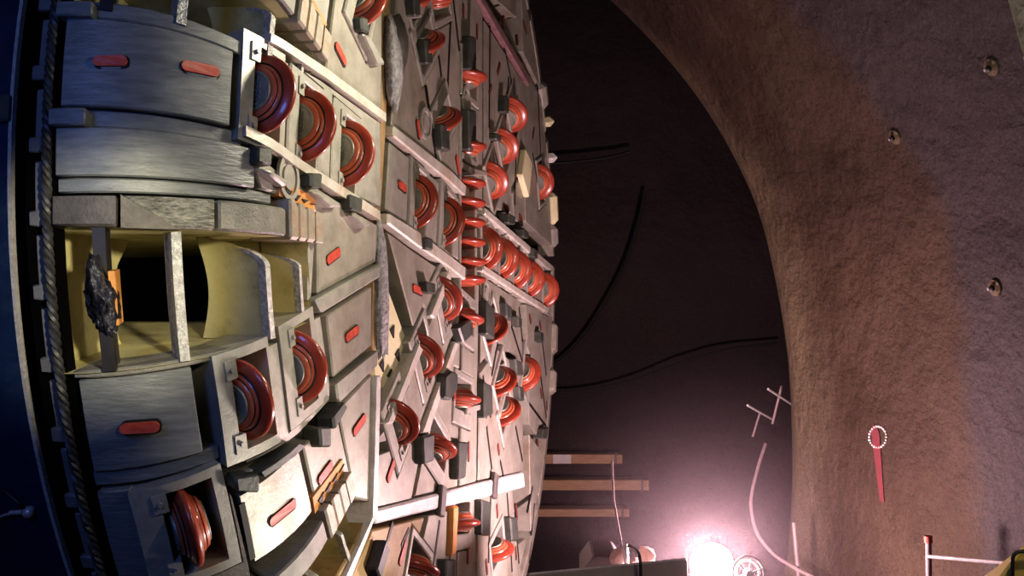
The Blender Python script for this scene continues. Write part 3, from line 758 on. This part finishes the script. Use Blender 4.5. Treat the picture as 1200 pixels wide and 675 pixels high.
# rock bolts in the wall
def rock_bolt(px, py, lab):
    q, nrm = wall_hit(px, py, .02); ez = nrm; ex = Vector((0, 0, 1)).cross(ez).normalized(); ey = ez.cross(ex)
    r = empty('rock_bolt', Matrix.Translation(q) @ Matrix((ex, ey, ez)).transposed().to_4x4()); tag(r, lab, 'rock bolt', 'rock bolts in the tunnel wall')
    bm = bmesh.new(); lathe(bm, [(-.03, 0), (-.03, .075), (.0, .07), (.012, .035), (.02, 0)], 20, 'z'); new('plate', mesh_of(bm, 'plate', True), SHOT, r)
    bm = bmesh.new(); lathe(bm, [(.015, 0), (.01, .026), (.035, .026), (.05, 0)], 6, 'z'); new('nut', mesh_of(bm, 'nut'), BLACK, r)
    bm = bmesh.new(); lathe(bm, [(.03, 0), (.03, .012), (.06, .012), (.06, 0)], 10, 'z'); new('rod', mesh_of(bm, 'rod', True), GALV, r)
rock_bolt(1163, 78, 'rock bolt in a dark patch near the top right corner of the wall'); rock_bolt(1167, 337, 'rock bolt at mid height of the wall by the right edge'); rock_bolt(1050, 160, 'small rock bolt in the dark brown patch of the wall')
# sprayed survey mark
pts = [wall_hit(1026+ (y-500)*.10, y, .012)[0] for y in range(498, 592, 9)]
bm = bmesh.new(); L_, R_ = [], []
for k, p in enumerate(pts):
    w = .05*(1-.6*k/len(pts)) if k else .02; t = Vector((.27, -.96, 0)); L_.append(bm.verts.new(p-t*w*1.5)); R_.append(bm.verts.new(p+t*w*1.5))
for k in range(len(pts)-1): bm.faces.new((L_[k], R_[k], R_[k+1], L_[k+1]))
mk = new('red_mark', mesh_of(bm, 'red_mark'), MARK, wall); mk['label'] = 'red sprayed vertical survey line'
bm = bmesh.new()
for k in range(22):
    a = 2*math.pi*k/22; q, nr = wall_hit(1030+10*math.cos(a), 512+12.5*math.sin(a), .014)
    bmesh.ops.create_icosphere(bm, subdivisions=1, radius=.010+.006*rn.random(), matrix=Matrix.Translation(q))
dt = new('dotted_circle', mesh_of(bm, 'dotted_circle'), WHITE, wall); dt['label'] = 'circle of white paint dots'

# cables on the far wall
def cable(name, pts, r, lab, cat, m=CABLE, Y=17.0, group=None):
    o = tube_obj(name, smooth_path([at(x, y, Y) for x, y in pts], 8), r, m); tag(o, lab, cat, group); return o
cable('cable', [(755, 230), (748, 262), (732, 312), (710, 356), (684, 396), (655, 424), (630, 436)], .028, 'dark cable hanging in a long curve down the chamber wall', 'cable', Y=16.9)
cable('cable', [(630, 460), (680, 458), (740, 446), (800, 424), (850, 410), (910, 402)], .02, 'dark cable running low and almost level across the chamber wall', 'cable', Y=16.8)
cable('cable', [(640, 192), (680, 189), (715, 184), (738, 178)], .028, 'short dark cable high on the chamber wall beside the cutterhead', 'cable', Y=17.0)
# timber planks
def plank(x0, x1, y0, y1, Y, lab, pale=False):
    a, b, c = at(x0, y0, Y), at(x1, y0, Y), at(x0, y1, Y); h = a.z-c.z
    r = empty('timber_plank', Matrix.Translation((b.x, Y, b.z-h/2))); tag(r, lab, 'plank', 'timber planks beside the cutterhead')
    bm = bmesh.new(); bx(bm, (-(b.x-a.x)-1.2, -.05, -h/2), (0, .25, h/2)); o = new('board', mesh_of(bm, 'board'), TIMBER, r); bevel(o, .006)
    if pale:
        p, q = at(648, y0, Y), at(669, y0, Y); bm = bmesh.new(); bx(bm, (p.x-b.x, -.053, -h/2+.004), (q.x-b.x, -.051, h/2-.004)); s = new('pale_section', mesh_of(bm, 'pale_section'), PALEWOOD, r); s['label'] = 'pale painted section'
    bm = bmesh.new(); bx(bm, (-.12, -.056, -h/2-.02), (-.09, -.05, h/2+.02)); new('strap', mesh_of(bm, 'strap'), RUBBER, r)
plank(640, 729, 532, 543, 16.6, 'short timber plank with a pale section, topmost of three', True)
plank(634, 760, 562, 574, 16.5, 'longest timber plank, in the middle of three')
plank(630, 737, 596, 605, 16.4, 'thin timber plank, lowest of three and in shade')
# hanging ropes
o = tube_obj('rope', [at(717, 540, 9.6), at(719, 585, 9.4), at(726, 625, 9.2), at(733, 664, 9.0)], .010, HOSE); tag(o, 'thin rope slanting down to the rod behind the grey steel sheet', 'rope')
# grey steel sheet with a folded edge
r = empty('steel_sheet', Matrix.Translation(at(716, 664, 8.55))); tag(r, 'grey steel sheet along the bottom left of the bright work lamp', 'steel sheet')
O = r.location.copy(); a, b = at(620, 673, 8.3), at(803, 655.5, 8.8); c, d = b-Vector((0, 0, .9)), a-Vector((0, 0, .9)); th = Vector((-.02, .06, 0))
bm = bmesh.new(); strip_solid(bm, [(a-O, d-O), (b-O, c-O)], th); new('panel', mesh_of(bm, 'panel'), STEELG, r)
bm = bmesh.new(); tube(bm, [a-O+Vector((0, 0, .0)), b-O], .012, 8); tube(bm, [b-O, c-O], .012, 8); new('edge_strip', mesh_of(bm, 'edge_strip', True), GALV, r)
for p in (a*.7+b*.3, a*.1+b*.9):
    bm = bmesh.new(); q = p-O; bx(bm, (q.x-.04, q.y+.04, -O.z-.08), (q.x+.04, q.y+.1, q.z-.1)); new('post', mesh_of(bm, 'post'), STEELG, r)
# dark box and stones behind the sheet
bm = bmesh.new(); pr = [at(x, y, 9.1) for x, y in ((684, 668), (696, 651), (724, 652), (736, 668), (736, 700), (684, 700))]
fr_ = [bm.verts.new(p) for p in pr]; bk_ = [bm.verts.new(p+Vector((0, .6, 0))) for p in pr]; bm.faces.new(fr_[::-1]); bm.faces.new(bk_)
for k in range(6): bm.faces.new((fr_[k], fr_[(k+1) % 6], bk_[(k+1) % 6], bk_[k]))
o = new('tool_box', mesh_of(bm, 'tool_box'), mat('box_dark', (.06, .045, .045), (.10, .075, .075), .6, 0, 8)); tag(o, 'dark box with sloped ends just showing behind the grey steel sheet', 'box'); bevel(o)
for x, y, Y, s, lab in ((725, 650, 8.93, .065, 'pinkish stone leaning at the left of the bent black rod'), (758, 653, 9.2, .08, 'pointed pinkish stone right of the bent black rod'), (744, 656, 9.4, .05, 'small pale stone beneath the bend of the black rod')):
    o = lumpy('stone', (s, s, s*1.1), ROCK, None, Matrix.Translation(at(x, y+4, Y)), x, 2, .5); tag(o, lab, 'stone', 'stones behind the steel sheet')
o = tube_obj('bent_rod', smooth_path([at(736, 690, 8.86), at(735, 650, 8.86), at(736, 640, 8.82), at(741, 642, 8.74), at(747, 646, 8.6), at(750, 656, 8.5), at(751, 680, 8.5), at(751, 760, 8.5)], 5), .013, RUBBER); tag(o, 'thin black rod bent over like a hook, behind the grey sheet', 'rod')
o = tube_obj('pale_rod', [at(732.5, 638, 8.75), at(734.5, 668, 8.75), at(736, 720, 8.75)], .020, GALV); tag(o, 'short pale upright rod beside the bent black one', 'rod')
# work lamp and cage reel
LP = at(834, 662, 9.5)
r = empty('work_lamp', Matrix.Translation(LP)); tag(r, 'dazzling white work lamp on a stand at the bottom of the chamber', 'lamp')
bm = bmesh.new(); bmesh.ops.create_uvsphere(bm, u_segments=32, v_segments=16, radius=.19); new('globe', mesh_of(bm, 'globe', True), LENS, r)
bm = bmesh.new(); lathe(bm, [(-.32, 0), (-.32, .11), (-.20, .12), (-.13, .15), (-.13, 0)], 24, 'z'); new('lamp_base', mesh_of(bm, 'lamp_base', True), STEELG, r)
bm = bmesh.new(); tube(bm, [(0, 0, -.3), (0, 0, -1.3)], .03, 10); new('pole', mesh_of(bm, 'pole', True), STEELG, r)
for k in range(3):
    a = k*2.1; bm = bmesh.new(); tube(bm, [(0, 0, -1.2), (.5*math.cos(a), .5*math.sin(a), -LP.z-.07)], .022, 8); new('leg', mesh_of(bm, 'leg', True), STEELG, r)
KP = at(877, 672, 9.2)
r = empty('wire_reel', Matrix.Translation(KP)); tag(r, 'shiny round wire reel right beside the work lamp', 'reel')
for k, rr_ in enumerate((.135, .10)):
    bm = bmesh.new(); pts = [Vector((rr_*math.cos(2*math.pi*i/40), .02*k+.25*rr_*math.sin(2*math.pi*i/40), rr_*math.sin(2*math.pi*i/40))) for i in range(41)]; tube(bm, pts, .014-.003*k, 8, False); new('hoop', mesh_of(bm, 'hoop', True), GALV, r)
for k in range(6):
    a = k*math.pi/3+.3; bm = bmesh.new(); tube(bm, [(0, 0, 0), (.13*math.cos(a), .03*math.sin(a), .13*math.sin(a))], .008, 6); new('spoke', mesh_of(bm, 'spoke', True), GALV, r)
bm = bmesh.new(); lathe(bm, [(-.05, 0), (-.05, .035), (.05, .035), (.05, 0)], 16, mtx=Matrix.Rotation(math.pi/2, 4, 'Z')); new('hub', mesh_of(bm, 'hub', True), GALV, r)
bm = bmesh.new(); tube(bm, [(0, .03, -.02), (0, .05, -1.0), (0, .05, -KP.z-.07)], .02, 8); new('stand', mesh_of(bm, 'stand', True), STEELG, r)
# hose, rods at the mouth of the wall
o = tube_obj('hose', smooth_path([at(x, y, Y) for x, y, Y in ((897, 520, 12.4), (887, 552, 12.2), (880, 588, 12.0), (886, 622, 11.8), (905, 648, 11.6), (930, 665, 11.3), (960, 680, 11.), (1000, 700, 10.8))], 8), .019, HOSE); tag(o, 'pinkish grey hose curving down from the mouth of the tunnel wall', 'hose')
def rod(p, q, r_, lab, m=GALV, cat='rod', name='steel_rod'): o = tube_obj(name, [p, q], r_, m); tag(o, lab, cat); return o
rod(at(900, 456, 11.9), at(928, 474, 12.6), .013, 'thin pale rod sticking out of the wall mouth, the upper of two')
rod(at(876, 475, 11.9), at(906, 492, 12.6), .013, 'thin pale rod sticking out of the wall mouth, the lower of two')
rod(at(916, 452, 12.4), at(905, 497, 12.4), .014, 'slim grey bar hanging between the two pale rods at the wall mouth', HOSE, 'bar', 'hanging_bar')
rod(at(891, 482, 12.6), at(882, 512, 12.6), .012, 'slim dark bar below the lower pale rod at the wall mouth', HOSE, 'bar', 'hanging_bar')
rod(at(930, 612, 11.4), at(937, 690, 11.4), .020, 'upright grey pipe against the foot of the tunnel wall', HOSE, 'pipe', 'pipe')
# red capped post with rail
r = empty('marker_post', Matrix.Translation(at(1089, 675, 9.2))); tag(r, 'pale marker post with a red cap in front of the tunnel wall', 'post')
O = r.location; bm = bmesh.new(); tube(bm, [at(1088, 634, 9.2)-O, Vector((.0, 0, -.3))], .026, 10); tube(bm, [Vector((0, 0, -.3)), Vector((0, 0, -O.z-.07))], .026, 10); new('post', mesh_of(bm, 'post', True), HOSE, r)
bm = bmesh.new(); tube(bm, [at(1087.5, 628, 9.2)-O, at(1088, 636, 9.2)-O], .036, 12); new('cap', mesh_of(bm, 'cap', True), CAPM, r)
bm = bmesh.new(); tube(bm, [at(1087, 652, 9.15)-O, at(1180, 660, 8.6)-O], .016, 8); new('cross_rail', mesh_of(bm, 'cross_rail', True), GALV, r)
# corner of a yellow machine
r = empty('yellow_machine', Matrix.Translation(at(1195, 690, 5))); tag(r, 'corner of a yellow machine hood at the lower right edge', 'machine'); O = r.location
bm = bmesh.new(); pr = [at(x, y, 5)-O for x, y in ((1168, 680), (1194, 645), (1212, 630), (1330, 630), (1330, 900), (1168, 900))]
fr_ = [bm.verts.new(p) for p in pr]; bk_ = [bm.verts.new(p+Vector((.15, .9, -.42))) for p in pr]; bm.faces.new(fr_[::-1]); bm.faces.new(bk_)
for k in range(6): bm.faces.new((fr_[k], fr_[(k+1) % 6], bk_[(k+1) % 6], bk_[k]))
o = new('hood', mesh_of(bm, 'hood'), YEL, r); bevel(o, .015)
bm = bmesh.new(); tube(bm, smooth_path([at(x, y, 4.97)-O for x, y in ((1186.5, 700), (1186.5, 662), (1187.5, 652), (1192, 647.5), (1203, 646), (1250, 646))], 5), .009, 8); new('rubber_seal', mesh_of(bm, 'rubber_seal', True), RUBBER, r)
bm = bmesh.new(); bx(bm, (0, .1, -O.z-.07), (.5, .8, -.8)); new('undercarriage', mesh_of(bm, 'undercarriage'), RUBBER, r)

# ------------------------------------------------------------------ haze round the lamp
HR = 2.2
hz = bpy.data.materials.new('haze'); hz.use_nodes = True; nt = hz.node_tree; nt.nodes.remove(nt.nodes['Principled BSDF'])
vs_ = nt.nodes.new('ShaderNodeVolumeScatter'); vs_.inputs['Color'].default_value = (1, .78, .84, 1); vs_.inputs['Anisotropy'].default_value = .1
tc = nt.nodes.new('ShaderNodeTexCoord'); ln = nt.nodes.new('ShaderNodeVectorMath'); ln.operation = 'LENGTH'; nt.links.new(tc.outputs['Object'], ln.inputs[0])
mr = nt.nodes.new('ShaderNodeMapRange'); mr.interpolation_type = 'SMOOTHSTEP'; mr.inputs['From Min'].default_value = 0; mr.inputs['From Max'].default_value = HR; mr.inputs['To Min'].default_value = .025; mr.inputs['To Max'].default_value = 0
nt.links.new(ln.outputs['Value'], mr.inputs['Value']); nt.links.new(mr.outputs[0], vs_.inputs['Density'])
nt.links.new(vs_.outputs[0], nt.nodes['Material Output'].inputs['Volume'])
bm = bmesh.new(); bmesh.ops.create_icosphere(bm, subdivisions=3, radius=HR); hzo = new('haze', mesh_of(bm, 'haze'), hz); hzo.location = LP; tag(hzo, 'thin dusty haze glowing round the work lamp', 'haze', kind='stuff')

# ------------------------------------------------------------------ lights
def light(kind, name, pos, energy, color, size=.3, target=None, spot=None, blend=.5):
    l = bpy.data.lights.new(name, kind); l.energy = energy; l.color = color
    if kind == 'AREA': l.shape = 'DISK'; l.size = size
    else: l.shadow_soft_size = size
    if kind == 'SPOT': l.spot_size = spot*D2R; l.spot_blend = blend
    o = bpy.data.objects.new(name, l); col.objects.link(o); o.location = EYE+Vector(pos)
    if target: o.rotation_euler = (Vector(target)-Vector(pos)).to_track_quat('-Z', 'Y').to_euler()
    return o
light('SPOT', 'flood_light', (1.9, 7.4, 2.6), 620, (1, .93, .74), .30, (-3.2, 5.6, .5), 50, .7)
light('SPOT', 'flood_light', (2.6, 7.0, -3.0), 620, (1, .90, .80), .30, (-2.7, 5.6, -1.2), 46, .6)  # unseen lamp added low on the right to brighten the lower left housings
light('SPOT', 'flood_light', (2.4, 2.6, .7), 260, (1, .88, .74), .6, (-.2, 8.2, -.8), 58, .5)
light('SPOT', 'bucket_fill', (.9, .8, .9), 1150, (1, .92, .66), .15, (-2.30, 5.75, .02), 15, .5)  # unseen narrow spot added to brighten the bucket interior only
light('AREA', 'fill_light', (-2.6, .2, 1.5), 60, (.14, .30, 1), 1.5, (-2.6, 6., 0))
light('SPOT', 'wall_light', (-.6, 1., 2.2), 135, (1, .78, .56), .5, (3.6, 10, 1.6), 50, .9)
light('POINT', 'ring_light', (2.5, 3.7, 1.9), 150, (1, .9, .7), .1)
w = bpy.data.worlds.new('world'); bpy.context.scene.world = w; w.use_nodes = True
w.node_tree.nodes['Background'].inputs[0].default_value = (.36, .35, .42, 1); w.node_tree.nodes['Background'].inputs[1].default_value = .065

# ------------------------------------------------------------------ camera
cam = bpy.data.cameras.new('camera'); cam.sensor_width = 36; cam.sensor_fit = 'HORIZONTAL'; cam.lens = 36*FOC/1200; cam.shift_y = (HOR-337.5)/1200*1.0
cam.clip_end = 100; cam.clip_start = .05
co = bpy.data.objects.new('camera', cam); col.objects.link(co); co.location = EYE; co.rotation_euler = (math.pi/2, 0, 0)
sc = bpy.context.scene; sc.camera = co
sc.view_settings.view_transform = 'Standard'; sc.view_settings.look = 'Medium High Contrast'; sc.view_settings.exposure = .22
sc.cycles.use_denoising = True; sc.cycles.max_bounces = 6; sc.cycles.volume_bounces = 0
